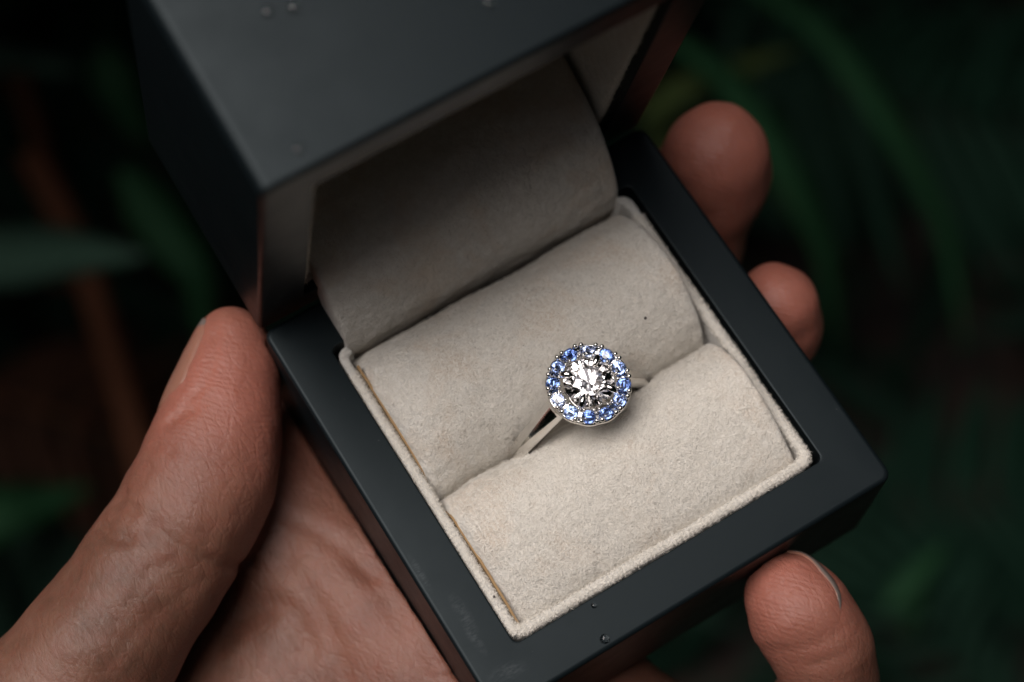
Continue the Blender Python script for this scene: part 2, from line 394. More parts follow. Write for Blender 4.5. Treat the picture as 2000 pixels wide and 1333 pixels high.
# facet maths: a gem is the intersection of half spaces
def gem(Rg, crown=34.5, pav=40.8, table=0.55, gt=0.03, full=True):
    pl = []
    def plane(n, d): pl.append((*n, d))
    hc = (1-table)*math.tan(radians(crown))
    def tilt(az, ang, up, rad, z0):      # facet through the girdle point (rad, z0) with slope ang
        a = radians(az); s, c = sin(radians(ang)), cos(radians(ang)); n = np.array([s*cos(a), s*sin(a), c*up]); plane(n, s*rad+c*up*z0)
    g2 = gt/2
    plane((0, 0, 1), g2+hc)
    for k in range(8): tilt(45*k, crown, 1, 1.0, g2); tilt(45*k, pav, -1, 1.0, -g2)
    if full:
        for k in range(8):
            # star facets run through the table edge
            ang = 21; s, c = sin(radians(ang)), cos(radians(ang)); a = radians(22.5+45*k); rt = table*cos(radians(22.5))
            plane((s*cos(a), s*sin(a), c), s*rt+c*(g2+hc))
        for k in range(16): tilt(11.25+22.5*k, crown+5.5, 1, cos(radians(11.25))*1.0, g2); tilt(11.25+22.5*k, pav+1.2, -1, cos(radians(11.25))*1.0, -g2)
    for k in range(32 if full else 16): a = radians((11.25 if full else 22.5)*k); plane((cos(a), sin(a), 0), 0.995)
    pl = np.array(pl); n = len(pl); I = np.array([(i, j, k) for i in range(n) for j in range(i+1, n) for k in range(j+1, n)])
    Mx = pl[I][:, :, :3]; det = np.linalg.det(Mx); ok = abs(det) > 1e-5; Mx = Mx[ok]; I = I[ok]
    X = np.linalg.solve(Mx, pl[I][:, :, 3][..., None])[..., 0]
    ins = np.all(X @ pl[:, :3].T <= pl[:, 3]+1e-6, axis=1); X = X[ins]
    V = []; 
    for x in X:
        if not any(np.linalg.norm(x-v_) < 2e-4 for v_ in V): V.append(x)
    V = np.array(V); F = []
    for p in pl:
        on = np.where(abs(V @ p[:3]-p[3]) < 3e-4)[0]
        if len(on) < 3: continue
        c = V[on].mean(0); e1 = V[on[0]]-c; e1 /= np.linalg.norm(e1); e2 = np.cross(p[:3], e1)
        ang = np.arctan2((V[on]-c) @ e2, (V[on]-c) @ e1); F.append(tuple(on[np.argsort(ang)]))
    return V*Rg, F
gv, gf = gem(0.302)
DC = HC+np.array([0.005, 0.0, 0.065])
rz = radians(14); rot = np.array([[cos(rz), -sin(rz), 0], [sin(rz), cos(rz), 0], [0, 0, 1]])
add('diamond', [rot @ p+DC-RO for p in gv], gf, M_DIA, RING)
sv, sf = gem(0.085, crown=35, pav=42, table=0.56)
sme = None
STILT = 6
for k in range(12):
    a = A0+radians(30*k); r_ = 0.415; p = HC+np.array([r_*cos(a), r_*sin(a), 0.012])
    me = mesh('sapphire', sv, sf); me.materials.append(M_SAPH[[0, 1, 2, 1, 0, 3, 2, 0, 1, 3, 0, 1][k]])
    o = bpy.data.objects.new('sapphire', me); COL.objects.link(o); o.parent = RING; o.location = [c*U for c in (p-RO)]
    o.rotation_euler = (radians(random.uniform(-5, 5)+STILT*sin(a)*-1), radians(random.uniform(-5, 5)+STILT*cos(a)), random.uniform(0, 6))
# beads: one shared mesh
def uv_ball(r, sz=1.0, seg=14, rings=8):
    vs, fs = [(0, 0, r*sz)], []
    for i in range(1, rings):
        for k in range(seg): a = pi*i/rings; b_ = 2*pi*k/seg; vs.append((r*sin(a)*cos(b_), r*sin(a)*sin(b_), r*cos(a)*sz))
    vs.append((0, 0, -r*sz))
    for k in range(seg): fs.append((0, 1+k, 1+(k+1) % seg)); fs.append((len(vs)-1, len(vs)-1-seg+(k+1) % seg, len(vs)-1-seg+k))
    for i in range(rings-2):
        for k in range(seg): j = (k+1) % seg; fs.append((1+i*seg+k, 1+(i+1)*seg+k, 1+(i+1)*seg+j, 1+i*seg+j))
    return vs, fs
bme = mesh('bead', *uv_ball(0.032, 1.15)); bme.materials.append(M_METAL); bme.polygons.foreach_set('use_smooth', [True]*len(bme.polygons))
for k in range(12):
    for s in (-1, 1):
        for r_, da, sc_ in ((0.482, 4.3, 1.0), (0.348, 5.4, 0.8)):
            a = A0+radians(30*k+15+s*da+random.uniform(-.5, .5)); p = HC+np.array([r_*cos(a), r_*sin(a), 0.052 if r_ > .4 else 0.052])-RO
            o = bpy.data.objects.new('bead', bme); COL.objects.link(o); o.parent = RING; o.location = [c*U for c in p]; o.scale = (sc_,)*3
for k in range(4):                             # four claws folding over the diamond
    a = radians(45+90*k-6+(0, 6, 2, -3)[k]); d = np.array([cos(a), sin(a), 0]); z = np.array([0, 0, 1.0])
    path = [HC+d*0.17-z*0.38, HC+d*0.25-z*0.22, HC+d*0.318-z*0.02, HC+d*0.330+z*0.06, HC+d*0.322+z*0.115, HC+d*0.292+z*0.147, HC+d*0.25+z*0.158, HC+d*0.185+z*0.165]
    c = catmull(path, 4); rad = np.interp(np.linspace(0, 1, len(c)), [0, .4, .62, .75, .9, 1], [0.03, 0.03, 0.036, 0.043, 0.036, 0.010])
    Ac = Acc(); Ac.put(tube(c, rad, 12)); Ac.build('claw', M_METAL, RING)

# ------------------------------------------------------------------ droplets and crumbs
def droplet(px, py, r, where, label, squash=0.75):
    vs, fs = uv_ball(r, squash, 20, 12)
    p = None
    if where == 'rim': p = at(px, py, r*squash*0.3)
    else:
        # lid front wall: plane through lid local y = 5.582 with normal u
        u = np.array([0, -cos(LA), sin(LA)]); o0 = np.array([0, 5.618, -0.175])+u*(5.582+r*squash*0.3); d = R.T @ np.array([(px-1000)/FPX, (py-666.5)/FPX, 1])
        p = CAM+d*((o0-CAM) @ u)/(d @ u)
    o = add('water_drop', vs, fs, M_WATER, None, True); o.location = [c*U for c in p]
    if where != 'rim': o.rotation_euler = (pi/2-LA, 0, 0)
    tag(o, label, 'water drop', 'water drops on the lacquer')
droplet(1181, 1248, 0.058, 'rim', 'larger water drop on the front rim, near the outer edge below the felt')
droplet(1160, 1183, 0.034, 'rim', 'tiny water drop on the front rim, touching the felt opening')
droplet(583, 291, 0.055, 'lid', 'blurred water drop near the lower left corner of the lid', .4)
droplet(575, 14, 0.06, 'lid', 'right one of a pair of blurred drops at the top left of the lid', .4)
droplet(523, 22, 0.055, 'lid', 'left one of a pair of blurred drops at the top left of the lid', .4)
droplet(957, 4, 0.06, 'lid', 'dark blurred drop on the lid at the top edge of the picture', .4)
def crumb(px, py, z, s, label):
    vs, fs = uv_ball(s, .7, 7, 5); vs = [tuple(np.array(v_)*random.uniform(.6, 1.4)) for v_ in vs]
    o = add('lint_speck', vs, fs, M_DARK); o.location = [c*U for c in at(px, py, z)]; tag(o, label, 'lint speck')
crumb(1260, 622, 0.46, 0.019, 'small dark lint speck on the back cushion, above the ring')
crumb(965, 1166, 0.07, 0.02, 'small dark lint speck on the left felt edge near the front corner')

# ------------------------------------------------------------------ the hand
def chain(*rows): return [(np.array(at(px, py, z)), r) for px, py, z, r in rows]
thumb = chain((452, 668, -0.60, 0.42), (448, 735, -0.66, 0.54), (432, 830, -0.75, 0.70), (402, 935, -0.85, 0.80), (352, 1035, -1.0, 0.80), (285, 1140, -1.2, 0.84), (195, 1265, -1.45, 0.90), (95, 1400, -1.8, 1.02), (-40, 1570, -2.5, 1.25))
thumb += [(np.array([-7.2, -0.6, -3.6]), 1.45)]
index = chain((1398, 305, -0.85, 0.70), (1392, 345, -1.3, 0.73)) + [(np.array([6.0, 4.5, -2.3]), 0.62), (np.array([5.3, 4.6, -3.02]), 0.76), (np.array([3.2, 4.4, -3.15]), 0.82), (np.array([0.9, 4.1, -3.5]), 0.95)]
middle = chain((1519, 597, -1.1, 0.54), (1510, 640, -1.6, 0.62)) + [(np.array([6.05, 2.9, -2.5]), 0.66), (np.array([5.2, 2.9, -3.05]), 0.74), (np.array([3.3, 2.9, -3.2]), 0.82), (np.array([1.2, 2.8, -3.6]), 0.95)]
ringf = [(np.array([5.98, 1.55, -2.75]), 0.46), (np.array([5.8, 1.55, -3.05]), 0.54), (np.array([5.2, 1.5, -3.1]), 0.66), (np.array([3.4, 1.5, -3.2]), 0.78), (np.array([1.3, 1.4, -3.6]), 0.92)]
pinky = chain((1533, 1158, -0.80, 0.48), (1560, 1200, -0.85, 0.57), (1605, 1265, -1.1, 0.58), (1622, 1330, -1.5, 0.53), (1600, 1400, -2.0, 0.60), (1500, 1470, -2.7, 0.62), (1370, 1480, -3.1, .68)) + [(np.array([1.5, 0.2, -3.5]), 0.85)]
wrist = np.array([-8.0, -2.4, -4.2])
palm = [[(wrist, 1.7), (np.array([0.9, 4.1, -3.6]), 0.95)], [(wrist, 1.7), (np.array([1.2, 2.8, -3.7]), 1.0)], [(wrist, 1.7), (np.array([1.3, 1.4, -3.7]), 0.95)],
        [(wrist, 1.7), (np.array([1.3, 0.2, -3.5]), 0.95)],
        [(np.array([-4.9, 1.0, -3.5]), 1.1), (np.array([-1.2, 3.2, -3.5]), 1.0)],        # web and thenar mound
        [(np.array([-5.2, -2.4, -3.6]), 1.5), (np.array([-0.6, 0.2, -3.3]), 1.15)],       # heel of the hand
        [(np.array([-1.6, 2.2, -3.3]), 1.0), (np.array([0.2, 2.6, -3.2]), 0.9)],
        [(np.array([-0.75, 3.8, -2.5]), 0.85), (np.array([0.0, 1.4, -2.45]), 1.0), (np.array([0.4, -0.3, -2.7]), 0.9)],
        [(np.array([-0.8, 4.9, -2.9]), 0.85), (np.array([1.6, 5.1, -3.2]), 0.9)],
        [(wrist, 1.75), (np.array([-16, -8.5, -6.0]), 2.2)]]
def seg_sd(P, a, ra, b_, rb):
    ab = b_-a; t = np.clip(((P-a) @ ab)/(ab @ ab), 0, 1); return np.linalg.norm(P-a-t[..., None]*ab, axis=-1)-(ra+(rb-ra)*t)
def smin(a, b_, k): h = np.maximum(k-np.abs(a-b_), 0)/k; return np.minimum(a, b_)-h*h*k*0.25
def chain_sd(P, ch, k=0.25):
    d = None
    for (a, ra), (b_, rb) in zip(ch[:-1], ch[1:]):
        e = seg_sd(P, a, ra, b_, rb); d = e if d is None else smin(d, e, k)
    return d
def hand_sd(P):
    pl = None
    for c in palm:
        e = chain_sd(P, c); pl = e if pl is None else smin(pl, e, 1.1)
    d = smin(pl, chain_sd(P, thumb, 0.35), 0.45)
    f = chain_sd(P, index)
    for c in (middle, ringf, pinky): f = smin(f, chain_sd(P, c), 0.12)
    d = smin(d, f, 0.5)
    # flesh gives way against the box
    q = np.abs(P-np.array([W/2, DB/2, -HB/2]))-np.array([W/2, DB/2, HB/2]); bx = np.linalg.norm(np.maximum(q, 0), axis=-1)+np.minimum(q.max(-1), 0)
    return np.maximum(d, -(bx-0.012))
def grad(P, e=0.01):
    g = np.stack([hand_sd(P+np.eye(3)[k]*e)-hand_sd(P-np.eye(3)[k]*e) for k in range(3)], -1); return g/(np.linalg.norm(g, axis=-1)[..., None]+1e-9)
def surface_nets(lo, hi, h):
    ax = [np.arange(lo[k], hi[k], h) for k in range(3)]; nx, ny, nz = map(len, ax)
    D = np.empty((nx, ny, nz), np.float32)
    cs = np.stack(np.meshgrid(ax[0][::4], ax[1][::4], ax[2][::4], indexing='ij'), -1)
    coarse = hand_sd(cs)
    D = np.repeat(np.repeat(np.repeat(coarse, 4, 0), 4, 1), 4, 2)[:nx, :ny, :nz].astype(np.float32)
    near = np.abs(D) < h*4*1.8
    I = np.argwhere(near); pts = np.stack([ax[0][I[:, 0]], ax[1][I[:, 1]], ax[2][I[:, 2]]], 1)
    for s in range(0, len(pts), 400000): D[tuple(I[s:s+400000].T)] = hand_sd(pts[s:s+400000])
    S = D < 0
    cnt = sum(S[a:nx-1+a, b:ny-1+b, c:nz-1+c].astype(np.int8) for a in (0, 1) for b in (0, 1) for c in (0, 1))
    cell = (cnt > 0) & (cnt < 8); idx = -np.ones(cell.shape, np.int64); C_ = np.argwhere(cell); idx[tuple(C_.T)] = np.arange(len(C_))
    V = np.array(lo)+(C_+0.5)*h
    F = []
    for d in range(3):
        e1, e2 = (d+1) % 3, (d+2) % 3
        a = [slice(None)]*3; b = [slice(None)]*3; a[d] = slice(0, -1); b[d] = slice(1, None)
        s0 = S[tuple(a)]; s1 = S[tuple(b)]; E = np.argwhere(s0 != s1)
        ok = (E[:, e1] > 0) & (E[:, e2] > 0) & (E[:, e1] < cell.shape[e1]) & (E[:, e2] < cell.shape[e2]); E = E[ok]
        q = []
        for o1, o2 in ((0, 0), (1, 0), (1, 1), (0, 1)):
            c = E.copy(); c[:, e1] -= o1; c[:, e2] -= o2; q.append(idx[tuple(c.T)])
        q = np.stack(q, 1); flip = ~s0[tuple(E.T)]; q[flip] = q[flip][:, ::-1]; F.append(q[(q >= 0).all(1)])
    F = np.concatenate(F)
    for _ in range(3):
        d = hand_sd(V); V = V-grad(V)*np.clip(d, -h, h)[:, None]
    return V, F
HV, HF = surface_nets((-13.0, -9.0, -7.4), (7.6, 7.2, 0.3), 0.06)
HF = HF[:, ::-1]
gn = grad(HV)
# creases: polylines given in photograph pixels, dropped on the skin nearest the camera
def drop_on_skin(px, py, z0=1.0):
    d = R.T @ np.array([(px-1000)/FPX, (py-666.5)/FPX, 1]); d /= np.linalg.norm(d); p = at(px, py, z0)
    for _ in range(60):
        s = float(hand_sd(p[None])[0]); p = p+d*max(s*0.9, 0.002)
        if s < 0.004: return p
    return None
def groove(pix, depth, wid, closed=False):
    pts = [q for q in (drop_on_skin(*p) for p in pix) if q is not None]
    if len(pts) < 2: return np.zeros(len(HV))
    pts = resample(catmull(pts, 8), 0.08)
    dm = np.full(len(HV), 9.0); m = np.all((HV > pts.min(0)-0.6) & (HV < pts.max(0)+0.6), axis=1)
    if m.any(): dm[m] = np.linalg.norm(HV[m][:, None]-pts[None], axis=2).min(1)
    return -depth*np.exp(-(dm/wid)**2)
disp = np.zeros(len(HV))
for pix, dp, wd_ in [([(421, 618), (417, 680), (400, 745), (358, 792)], 0.035, 0.05), ([(292, 1030), (330, 1052), (385, 1085), (450, 1108), (490, 1100)], 0.055, 0.075), ([(305, 1015), (345, 1030), (400, 1062)], 0.022, 0.06),
                     ([(240, 965), (228, 975), (262, 995)], 0.05, 0.08), ([(192, 1025), (215, 1045), (250, 1055)], 0.05, 0.08), ([(120, 1255), (180, 1240), (240, 1250)], 0.015, 0.07),
                     ([(330, 825), (345, 812), (372, 800)], 0.06, 0.07), ([(300, 870), (318, 868), (335, 880)], 0.03, 0.06), ([(272, 905), (290, 915)], 0.02, 0.06),
                     ([(255, 1180), (290, 1120), (340, 1095)], 0.015, 0.07), ([(210, 1300), (300, 1200), (400, 1130)], 0.014, 0.08),
                     ([(1478, 1262), (1520, 1272), (1580, 1262), (1640, 1232)], 0.014, 0.06), ([(1500, 1295), (1580, 1302), (1660, 1268)], 0.013, 0.06), ([(1540, 1325), (1620, 1330), (1690, 1300)], 0.012, 0.06),
                     ([(560, 1100), (620, 1180), (660, 1280), (670, 1330)], 0.05, 0.15), ([(700, 1080), (770, 1200), (830, 1320)], 0.045, 0.15), ([(540, 1000), (640, 1050), (720, 1120)], 0.045, 0.12),
                     ([(430, 1250), (480, 1200), (560, 1190), (600, 1260)], 0.07, 0.2)]:
    disp += groove(pix, dp, wd_)
lump = np.array([noise.fractal(Vector(p)*0.9, 1, 2, 3) for p in HV])*0.045
HV2 = HV+gn*(disp+lump*(hand_sd(HV+0) > -9))[:, None]
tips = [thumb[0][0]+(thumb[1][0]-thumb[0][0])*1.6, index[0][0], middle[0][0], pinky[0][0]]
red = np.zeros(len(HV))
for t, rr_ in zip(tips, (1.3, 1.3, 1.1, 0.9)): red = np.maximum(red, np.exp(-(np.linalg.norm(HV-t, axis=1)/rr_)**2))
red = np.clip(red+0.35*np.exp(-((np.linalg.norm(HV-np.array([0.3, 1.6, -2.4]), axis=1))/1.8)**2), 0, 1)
HAND = thing('hand', 'left hand, palm up, cradling the ring box with the thumb on its left side', 'hand', tuple(wrist))
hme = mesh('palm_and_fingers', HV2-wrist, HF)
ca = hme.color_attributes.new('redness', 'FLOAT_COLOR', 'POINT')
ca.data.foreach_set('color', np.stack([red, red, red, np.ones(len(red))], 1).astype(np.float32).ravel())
M_SKIN, nt, b = mat('skin', (0.42, 0.24, 0.17), 0.42, Specular_IOR_Level=0.38, Subsurface_Weight=0.35)
b.inputs['Subsurface Radius'].default_value = (1.0, 0.35, 0.18); b.inputs['Subsurface Scale'].default_value = 0.18*U
at_ = N(nt, 'ShaderNodeAttribute'); at_.attribute_name = 'redness'
v = coords(nt)
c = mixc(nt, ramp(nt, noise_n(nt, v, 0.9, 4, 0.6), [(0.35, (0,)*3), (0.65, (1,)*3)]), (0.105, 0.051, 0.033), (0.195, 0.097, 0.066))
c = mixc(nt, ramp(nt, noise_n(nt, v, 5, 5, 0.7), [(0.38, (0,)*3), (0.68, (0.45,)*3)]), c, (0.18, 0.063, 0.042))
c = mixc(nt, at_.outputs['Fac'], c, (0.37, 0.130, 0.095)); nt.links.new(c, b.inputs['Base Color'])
ridge = N(nt, 'ShaderNodeTexWave'); ridge.wave_type = 'BANDS'; ridge.bands_direction = 'DIAGONAL'
ridge.inputs['Scale'].default_value = 6.5; ridge.inputs['Distortion'].default_value = 5; ridge.inputs['Detail'].default_value = 2; ridge.inputs['Detail Scale'].default_value = 0.6
nt.links.new(coords(nt, (1, 1, 0.6)), ridge.inputs['Vector'])
mul = N(nt, 'ShaderNodeMath'); mul.operation = 'MULTIPLY'; nt.links.new(ridge.outputs[1], mul.inputs[0]); nt.links.new(at_.outputs['Fac'], mul.inputs[1])
n1 = bump(nt, b, mul.outputs[0], 0.006, 0.6)
vo = N(nt, 'ShaderNodeTexVoronoi'); vo.feature = 'DISTANCE_TO_EDGE'; vo.inputs['Scale'].default_value = 5.5
nt.links.new(coords(nt, (1.3, 0.7, 1), (0, 0, 0.9)), vo.inputs['Vector'])
cr = ramp(nt, vo.outputs['Distance'], [(0.0, (0,)*3), (0.16, (1,)*3)])
n2 = bump(nt, b, cr, 0.006, 0.5, n1)
n3 = bump(nt, b, noise_n(nt, coords(nt, (2.2, 0.8, 1), (0, 0, 0.9)), 9, 6, 0.7, 1.0), 0.025, 0.5, n2)
bump(nt, b, noise_n(nt, v, 45, 3, 0.6), 0.006, 0.7, n3)
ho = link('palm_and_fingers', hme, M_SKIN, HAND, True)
M_NAIL, nt, b = mat('nail', (0.27, 0.128, 0.090), 0.36, Subsurface_Weight=0.3)
b.inputs['Subsurface Radius'].default_value = (0.8, 0.35, 0.2); b.inputs['Subsurface Scale'].default_value = 0.1*U
bump(nt, b, noise_n(nt, coords(nt, (6, 1, 1), (0, 0, 0.9)), 6, 3), 0.004, 0.4)
M_FREE, nt, b = mat('nail_free_edge', (0.16, 0.13, 0.115), 0.4)
def nail(ch, n_dir, length, halfang, start, edge=1, over=0.05):
    """plate following the back of the last joint; n_dir = outward direction of the nail"""
    tip, nxt = ch[0][0], ch[1][0]; ax = nxt-tip; ax /= np.linalg.norm(ax); n_dir = np.array(n_dir, float); n_dir -= ax*(n_dir @ ax); n_dir /= np.linalg.norm(n_dir); sd_ = np.cross(ax, n_dir)
    nu, nv = 14, 13; P = []
    for layer in (0.024, -0.02):
        for i in range(nu):
            u_ = i/(nu-1); row = []
            for j in range(nv):
                q = (j/(nv-1)*2-1); e = abs(q)
                lim = math.sqrt(max(0, 1-max(0, (u_-0.72)/0.28)**2*0.8)); lim0 = 1-0.25*max(0, (0.18-u_)/0.18)**2
                ang = radians(halfang)*q*lim*lim0; dir_ = n_dir*cos(ang)+sd_*sin(ang)
                p = tip+ax*(start+u_*length-(0.05*(1-q*q) if i == 0 else 0)); s = 0.2
                for _ in range(14): dd = float(hand_sd((p+dir_*s)[None])[0]); s -= dd
                s += layer-0.022*e**6-(0.016*max(0, (u_-0.8)/0.2)**2)+((0.02 if edge < 2 else 0.036) if i < edge else 0)
                if u_ < 0.12: s -= 0.0
                row.append(p+dir_*s-wrist)
            P.append(row)
    vs = [p for r_ in P for p in r_]; fs = []
    for i in range(nu-1):
        for j in range(nv-1):
            a = i*nv+j; fs.append((a, a+1, a+nv+1, a+nv)); o_ = nu*nv; fs.append((a+o_, a+nv+o_, a+nv+1+o_, a+1+o_))
    bd = [j for j in range(nv)]+[i*nv+nv-1 for i in range(1, nu)]+[(nu-1)*nv+j for j in range(nv-2, -1, -1)]+[i*nv for i in range(nu-2, 0, -1)]
    for a, c_ in zip(bd, bd[1:]+bd[:1]): fs.append((c_, a, a+nu*nv, c_+nu*nv))
    o = add('nail', vs, fs, M_NAIL, HAND, True); o.data.materials.append(M_FREE)
    for k in range(edge*(nv-1)*2): o.data.polygons[k].material_index = 1
    return o
left = -R[0]; upv = -R[1]; toward = -R[2]
nail(thumb, left*1.0+toward*0.10+upv*0.1, 1.15, 46, -0.22)
nail([(at(1538, 1166, -0.72), 0), (at(1572, 1214, -1.6), 0)], R[0]*0.85+upv*0.52, 0.40, 60, -0.17, 2)
nail(index, R[0]*1.0-toward*1.6, 0.8, 38, 0.60, 0)
nail(middle, R[0]*1.0-toward*1.6, 0.75, 38, 0.60, 0)

# ------------------------------------------------------------------ forest floor and ferns behind
GZ = -62.0
n = 60; vs = []; ext = 400
for i in range(n+1):
    for j in range(n+1):
        x = (i/n*2-1); y = (j/n*2-1); x = math.copysign(abs(x)**1.8, x)*ext; y = math.copysign(abs(y)**1.8, y)*ext
        vs.append((x, y, GZ+6*noise.fractal(Vector((x*0.02, y*0.02, 0)), 1, 2, 4)))
M_SOIL, nt, b = mat('forest_soil', (0.02, 0.014, 0.010), 0.95)
v = coords(nt); nt.links.new(mixc(nt, ramp(nt, noise_n(nt, v, 0.25, 6, 0.7), [(0.4, (0,)*3), (0.7, (1,)*3)]), (0.006, 0.005, 0.004), (0.028, 0.013, 0.008)), b.inputs['Base Color'])
bump(nt, b, noise_n(nt, v, 0.6, 6), 0.8, 1)
g = add('ground', vs, [(i*(n+1)+j, (i+1)*(n+1)+j, (i+1)*(n+1)+j+1, i*(n+1)+j+1) for i in range(n) for j in range(n)], M_SOIL, None, True); tag(g, kind='structure')
def leafmat(name, c1, c2, rough=0.65):
    m, nt, b = mat(name, c1, rough, Specular_IOR_Level=0.08); v = coords(nt)
    nt.links.new(mixc(nt, noise_n(nt, v, 0.6, 4), c1, c2), b.inputs['Base Color']); bump(nt, b, noise_n(nt, v, 3, 3), 0.03, 0.6); return m
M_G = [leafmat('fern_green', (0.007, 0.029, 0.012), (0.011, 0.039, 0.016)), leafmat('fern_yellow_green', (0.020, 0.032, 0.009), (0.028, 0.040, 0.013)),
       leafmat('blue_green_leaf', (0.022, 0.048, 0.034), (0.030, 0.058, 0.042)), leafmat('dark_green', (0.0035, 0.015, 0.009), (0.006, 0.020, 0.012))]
M_RUST = leafmat('rusty_stem', (0.050, 0.019, 0.009), (0.07, 0.026, 0.013))
M_LITTER = leafmat('brown_litter', (0.025, 0.011, 0.007), (0.04, 0.018, 0.010))
def blade(path, wmax, fold=0.18, seg=14, tip=0.9):
    """a leaf blade along a path: pointed, folded along its midrib, facing the sky"""
    c = catmull(path, 5); c = resample(c, np.linalg.norm(np.diff(c, axis=0), axis=1).sum()/seg); t = np.gradient(c, axis=0); t /= np.linalg.norm(t, axis=1)[:, None]
    vs, fs = [], []
    for i, p in enumerate(c):
        u_ = i/(len(c)-1); wd = wmax*(sin(pi*min(1, u_*1.0+0.12))**0.6 if u_ < .88 else sin(pi*1.0*min(1, u_+.12))**.6 if u_ < 1-1e-6 else 0)
        wd = wmax*max(0.02, (1-u_**3)*min(1, 0.35+u_*3)); s = np.cross(t[i], [0, 0, 1]); s /= np.linalg.norm(s)+1e-9; up = np.cross(s, t[i])
        vs += [p-s*wd/2-up*0.0, p-up*wd*fold, p+s*wd/2-up*0.0, p-up*(wd*fold+0.04)]
    for i in range(len(c)-1):
        a = 4*i; fs += [(a, a+1, a+5, a+4), (a+1, a+2, a+6, a+5), (a+2, a+3, a+7, a+6), (a+3, a, a+4, a+7)]
    return vs, fs
def pxpath(rows): return [atd(*r_) for r_ in rows]
def frond(label, rows, n, llen, lw, m, mstem, cat='fern frond', name='fern_frond', group=None, angle=65, droop=0.25, stem=0.16, seed=0):
    c = resample(catmull(pxpath(rows), 6), 0.5); o0 = c[0]; g_ = random.Random(seed)
    T = thing(name, label, cat, tuple(o0), group)
    vs, fs = tube(c-o0, np.linspace(stem, stem*0.35, len(c)), 6); add('stem', vs, fs, mstem, T, True)
    L = len(c)
    for k in range(n):
        f = 0.10+0.88*k/(n-1); i = min(L-2, int(f*(L-1))); p = c[i]; t = c[i+1]-c[max(i-1, 0)]; t /= np.linalg.norm(t)
        s = np.cross(t, [0, 0, 1]); s /= np.linalg.norm(s)
        for sg in (-1, 1):
            a = radians(angle+g_.uniform(-6, 6)); ln = llen*(sin(pi*(0.12+0.86*(1-f))**0.8) if f > .2 else 0.75)*g_.uniform(.85, 1.1); d = t*cos(a)+s*sg*sin(a)
            q = [p+d*ln*u_+np.array([0, 0, -1])*droop*ln*u_*u_+t*ln*0.15*u_*u_ for u_ in (0, .35, .7, 1)]
            vs, fs = blade([x-o0 for x in q], lw*g_.uniform(.85, 1.1), seg=7); add('leaflet', vs, fs, m, T, True)
    return T
def leaf(label, rows, wd, m, name='leaf', cat='leaf', group=None, fold=0.15):
    c = pxpath(rows); o0 = c[0]; vs, fs = blade([p-o0 for p in c], wd, fold); o = add(name, vs, fs, m, None, True); o.location = [q*U for q in o0]; tag(o, label, cat, group); return o
FG = 'long green leaves in the dark undergrowth'
leaf('long arching green leaf just right of the two fingertips', [(1290, 60, 56), (1420, 160, 57), (1540, 330, 58), (1615, 500, 60), (1640, 700, 63)], 1.25, M_G[0], group=FG)
leaf('long drooping green leaf farther right, its point level with the third fingertip', [(1420, -60, 60), (1600, 60, 61), (1750, 260, 62), (1850, 460, 64), (1885, 700, 66)], 1.15, M_G[0], group=FG)
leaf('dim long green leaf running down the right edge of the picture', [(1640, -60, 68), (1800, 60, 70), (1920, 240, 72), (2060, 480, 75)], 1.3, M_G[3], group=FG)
leaf('yellowish green leaf crossing behind the lid, above the uppermost fingertip', [(1250, 235, 56), (1340, 170, 57), (1440, 135, 58), (1560, 95, 60)], 0.95, M_G[1], group=FG)
leaf('faint olive leaf streak between the upper fingertip and the lid', [(1230, 330, 60), (1290, 270, 59), (1330, 200, 58)], 0.8, M_G[1], group=FG)
leaf('short olive leaf beside the middle fingertip', [(1500, 330, 61), (1570, 430, 62), (1640, 560, 63)], 0.55, M_G[1], group=FG)
leaf('broad blue green leaf tip pointing right at the left edge', [(-160, 500, 50), (0, 500, 51), (140, 492, 52), (290, 500, 53)], 2.0, M_G[2], group=FG)
leaf('pale blue green leaf near the upper left corner', [(-120, 90, 56), (0, 110, 57), (80, 125, 58), (160, 140, 58)], 1.2, M_G[2], group=FG)
leaf('green leaf hanging beside the upper left wall of the lid', [(200, 90, 58), (240, 180, 58), (290, 290, 59)], 1.5, M_G[0], group=FG)
leaf('green leaf behind the lid just above the thumb tip', [(240, 330, 58), (310, 430, 58), (380, 540, 58), (400, 680, 59)], 1.6, M_G[0], group=FG)
leaf('broad green leaf low at the left edge beside the thumb', [(-130, 1060, 56), (0, 1000, 56), (90, 980, 57), (180, 950, 58)], 1.9, M_G[0], group=FG)
leaf('green leaf blade low on the right, below the box corner', [(1730, 1190, 60), (1790, 1130, 60), (1850, 1060, 61)], 0.9, M_G[0], group=FG)
leaf('small upright green leaf at the lower right', [(1770, 1240, 62), (1800, 1160, 62), (1812, 1080, 62)], 0.6, M_G[0], group=FG)
def stalk(label, rows, r0, m):
    c = resample(catmull(pxpath(rows), 6), 0.6); vs, fs = tube(c-c[0], np.linspace(r0, r0*.8, len(c)), 8); o = add('stem', vs, fs, m, None, True); o.location = [q*U for q in c[0]]; tag(o, label, 'stem', 'rusty stems left of the box')
stalk('rust brown stem running down behind the thumb', [(60, 300, 60), (150, 480, 60), (215, 680, 60), (265, 860, 60), (290, 960, 60)], 0.50, M_RUST)
stalk('faint brown stem at the far left, higher than the thumb', [(20, 100, 66), (90, 330, 66), (120, 560, 66)], 0.40, M_RUST)
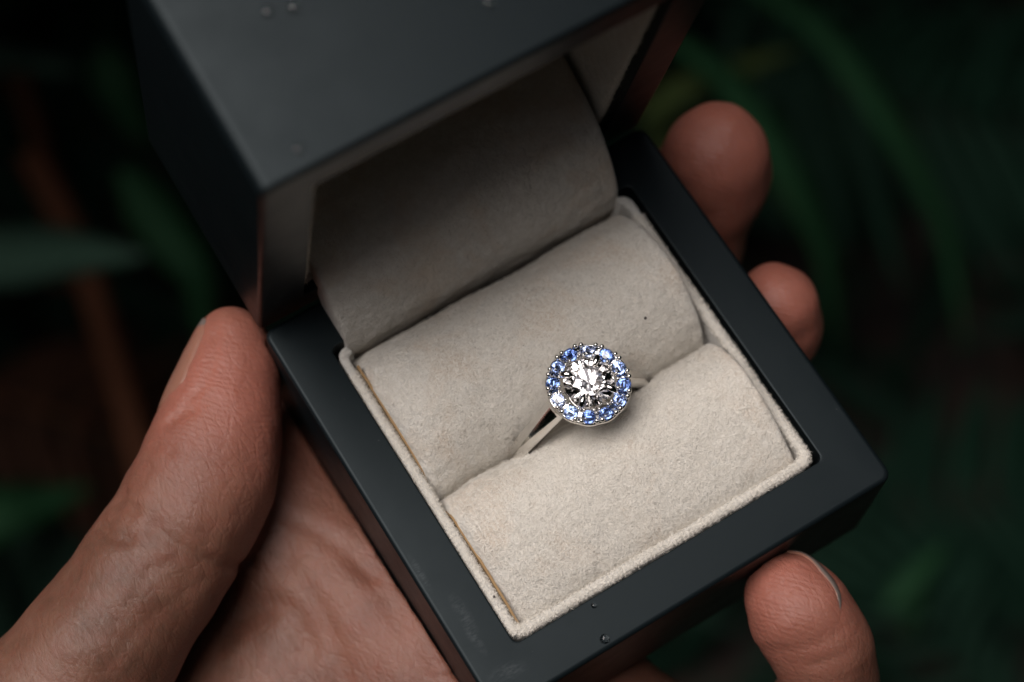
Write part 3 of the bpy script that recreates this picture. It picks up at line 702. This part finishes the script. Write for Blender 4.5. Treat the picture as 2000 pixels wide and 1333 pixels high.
for k, (rows, n_, ll, lw_, mm, lab) in enumerate([
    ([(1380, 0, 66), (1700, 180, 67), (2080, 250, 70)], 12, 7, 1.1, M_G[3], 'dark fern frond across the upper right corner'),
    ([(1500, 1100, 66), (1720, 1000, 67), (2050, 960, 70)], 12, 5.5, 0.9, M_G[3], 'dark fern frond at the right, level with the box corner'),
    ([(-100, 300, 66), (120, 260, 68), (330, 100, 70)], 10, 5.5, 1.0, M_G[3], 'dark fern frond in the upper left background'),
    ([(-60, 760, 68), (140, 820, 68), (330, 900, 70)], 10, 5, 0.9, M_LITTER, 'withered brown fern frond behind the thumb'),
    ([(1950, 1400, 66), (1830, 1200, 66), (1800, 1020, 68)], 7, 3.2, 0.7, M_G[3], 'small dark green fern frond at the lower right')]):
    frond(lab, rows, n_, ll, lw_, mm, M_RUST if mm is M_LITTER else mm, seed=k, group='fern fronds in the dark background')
# undergrowth: uncountable mass of leaves round the clearing, seen as the darkest background; two added light-blocking layers follow
vs, fs = [], []; g_ = np.random.default_rng(5)
for i in range(5200):
    a = g_.uniform(0, 2*pi); rad = 8+150*g_.uniform(0, 1)**0.8; x = rad*cos(a)+12; y = rad*sin(a)+15
    zt = GZ+3+max(0, rad-50)*0.75; z = g_.uniform(GZ+1, zt+6)
    ln = g_.uniform(4, 11)*(1+rad/120); wd = ln*g_.uniform(.12, .22); d = g_.normal(0, 1, 3); d[2] *= 0.5; d /= np.linalg.norm(d); p = np.array([x, y, z])
    s = np.cross(d, [0, 0, 1]); s /= np.linalg.norm(s)+1e-9; up = np.cross(s, d)
    k = len(vs); vs += [p, p+d*ln*.4-s*wd/2, p+d*ln*.45-up*wd*.2, p+d*ln*.4+s*wd/2, p+d*ln-np.array([0, 0, ln*.2])]
    fs += [(k, k+1, k+2), (k, k+2, k+3), (k+1, k+4, k+2), (k+2, k+4, k+3)]
for i in range(3000):                     # out-of-view leaf layer added to shade the floor, kept below the box's light
    x = g_.uniform(-90, 110); y = g_.uniform(28, 130); z = g_.uniform(-12, 6)+0.25*(y-28)
    ln = g_.uniform(8, 20); wd = ln*g_.uniform(.2, .3); d = g_.normal(0, 1, 3); d[2] *= 0.3; d /= np.linalg.norm(d); p = np.array([x, y, z]); s = np.cross(d, [0, 0, 1]); s /= np.linalg.norm(s)+1e-9; up = np.cross(s, d)
    k = len(vs); vs += [p, p+d*ln*.4-s*wd/2, p+d*ln*.45-up*wd*.2, p+d*ln*.4+s*wd/2, p+d*ln-np.array([0, 0, ln*.2])]
    fs += [(k, k+1, k+2), (k, k+2, k+3), (k+1, k+4, k+2), (k+2, k+4, k+3)]
for i in range(15000):                    # added unseen foliage wall cutting the sky light, open overhead and towards the sun
    a = g_.uniform(0, 2*pi); dz = abs((a-SUN_AZ+pi) % (2*pi)-pi); el = radians(26+42*min(1, dz/1.9)+6*sin(3*a+1))
    rad = g_.uniform(210, 300); z = GZ+(g_.uniform(0, 1)**1.1)*(rad*math.tan(el)-GZ)
    p = np.array([rad*cos(a), rad*sin(a), z]); ln = g_.uniform(30, 60); wd = ln*g_.uniform(.28, .42); d = g_.normal(0, 1, 3); d -= 0.6*p/rad*(d @ p/rad); d /= np.linalg.norm(d)
    s = np.cross(d, -p/np.linalg.norm(p)+g_.normal(0, .3, 3)); s /= np.linalg.norm(s)+1e-9; up = np.cross(s, d)
    k = len(vs); vs += [p, p+d*ln*.4-s*wd/2, p+d*ln*.45-up*wd*.2, p+d*ln*.4+s*wd/2, p+d*ln-np.array([0, 0, ln*.2])]
    fs += [(k, k+1, k+2), (k, k+2, k+3), (k+1, k+4, k+2), (k+2, k+4, k+3)]
o = add('undergrowth', vs, fs, M_G[3], None, True); tag(o, kind='stuff'); tag(o, 'dense dark leafy undergrowth filling the background, plus added unseen leaves that block light', 'undergrowth')
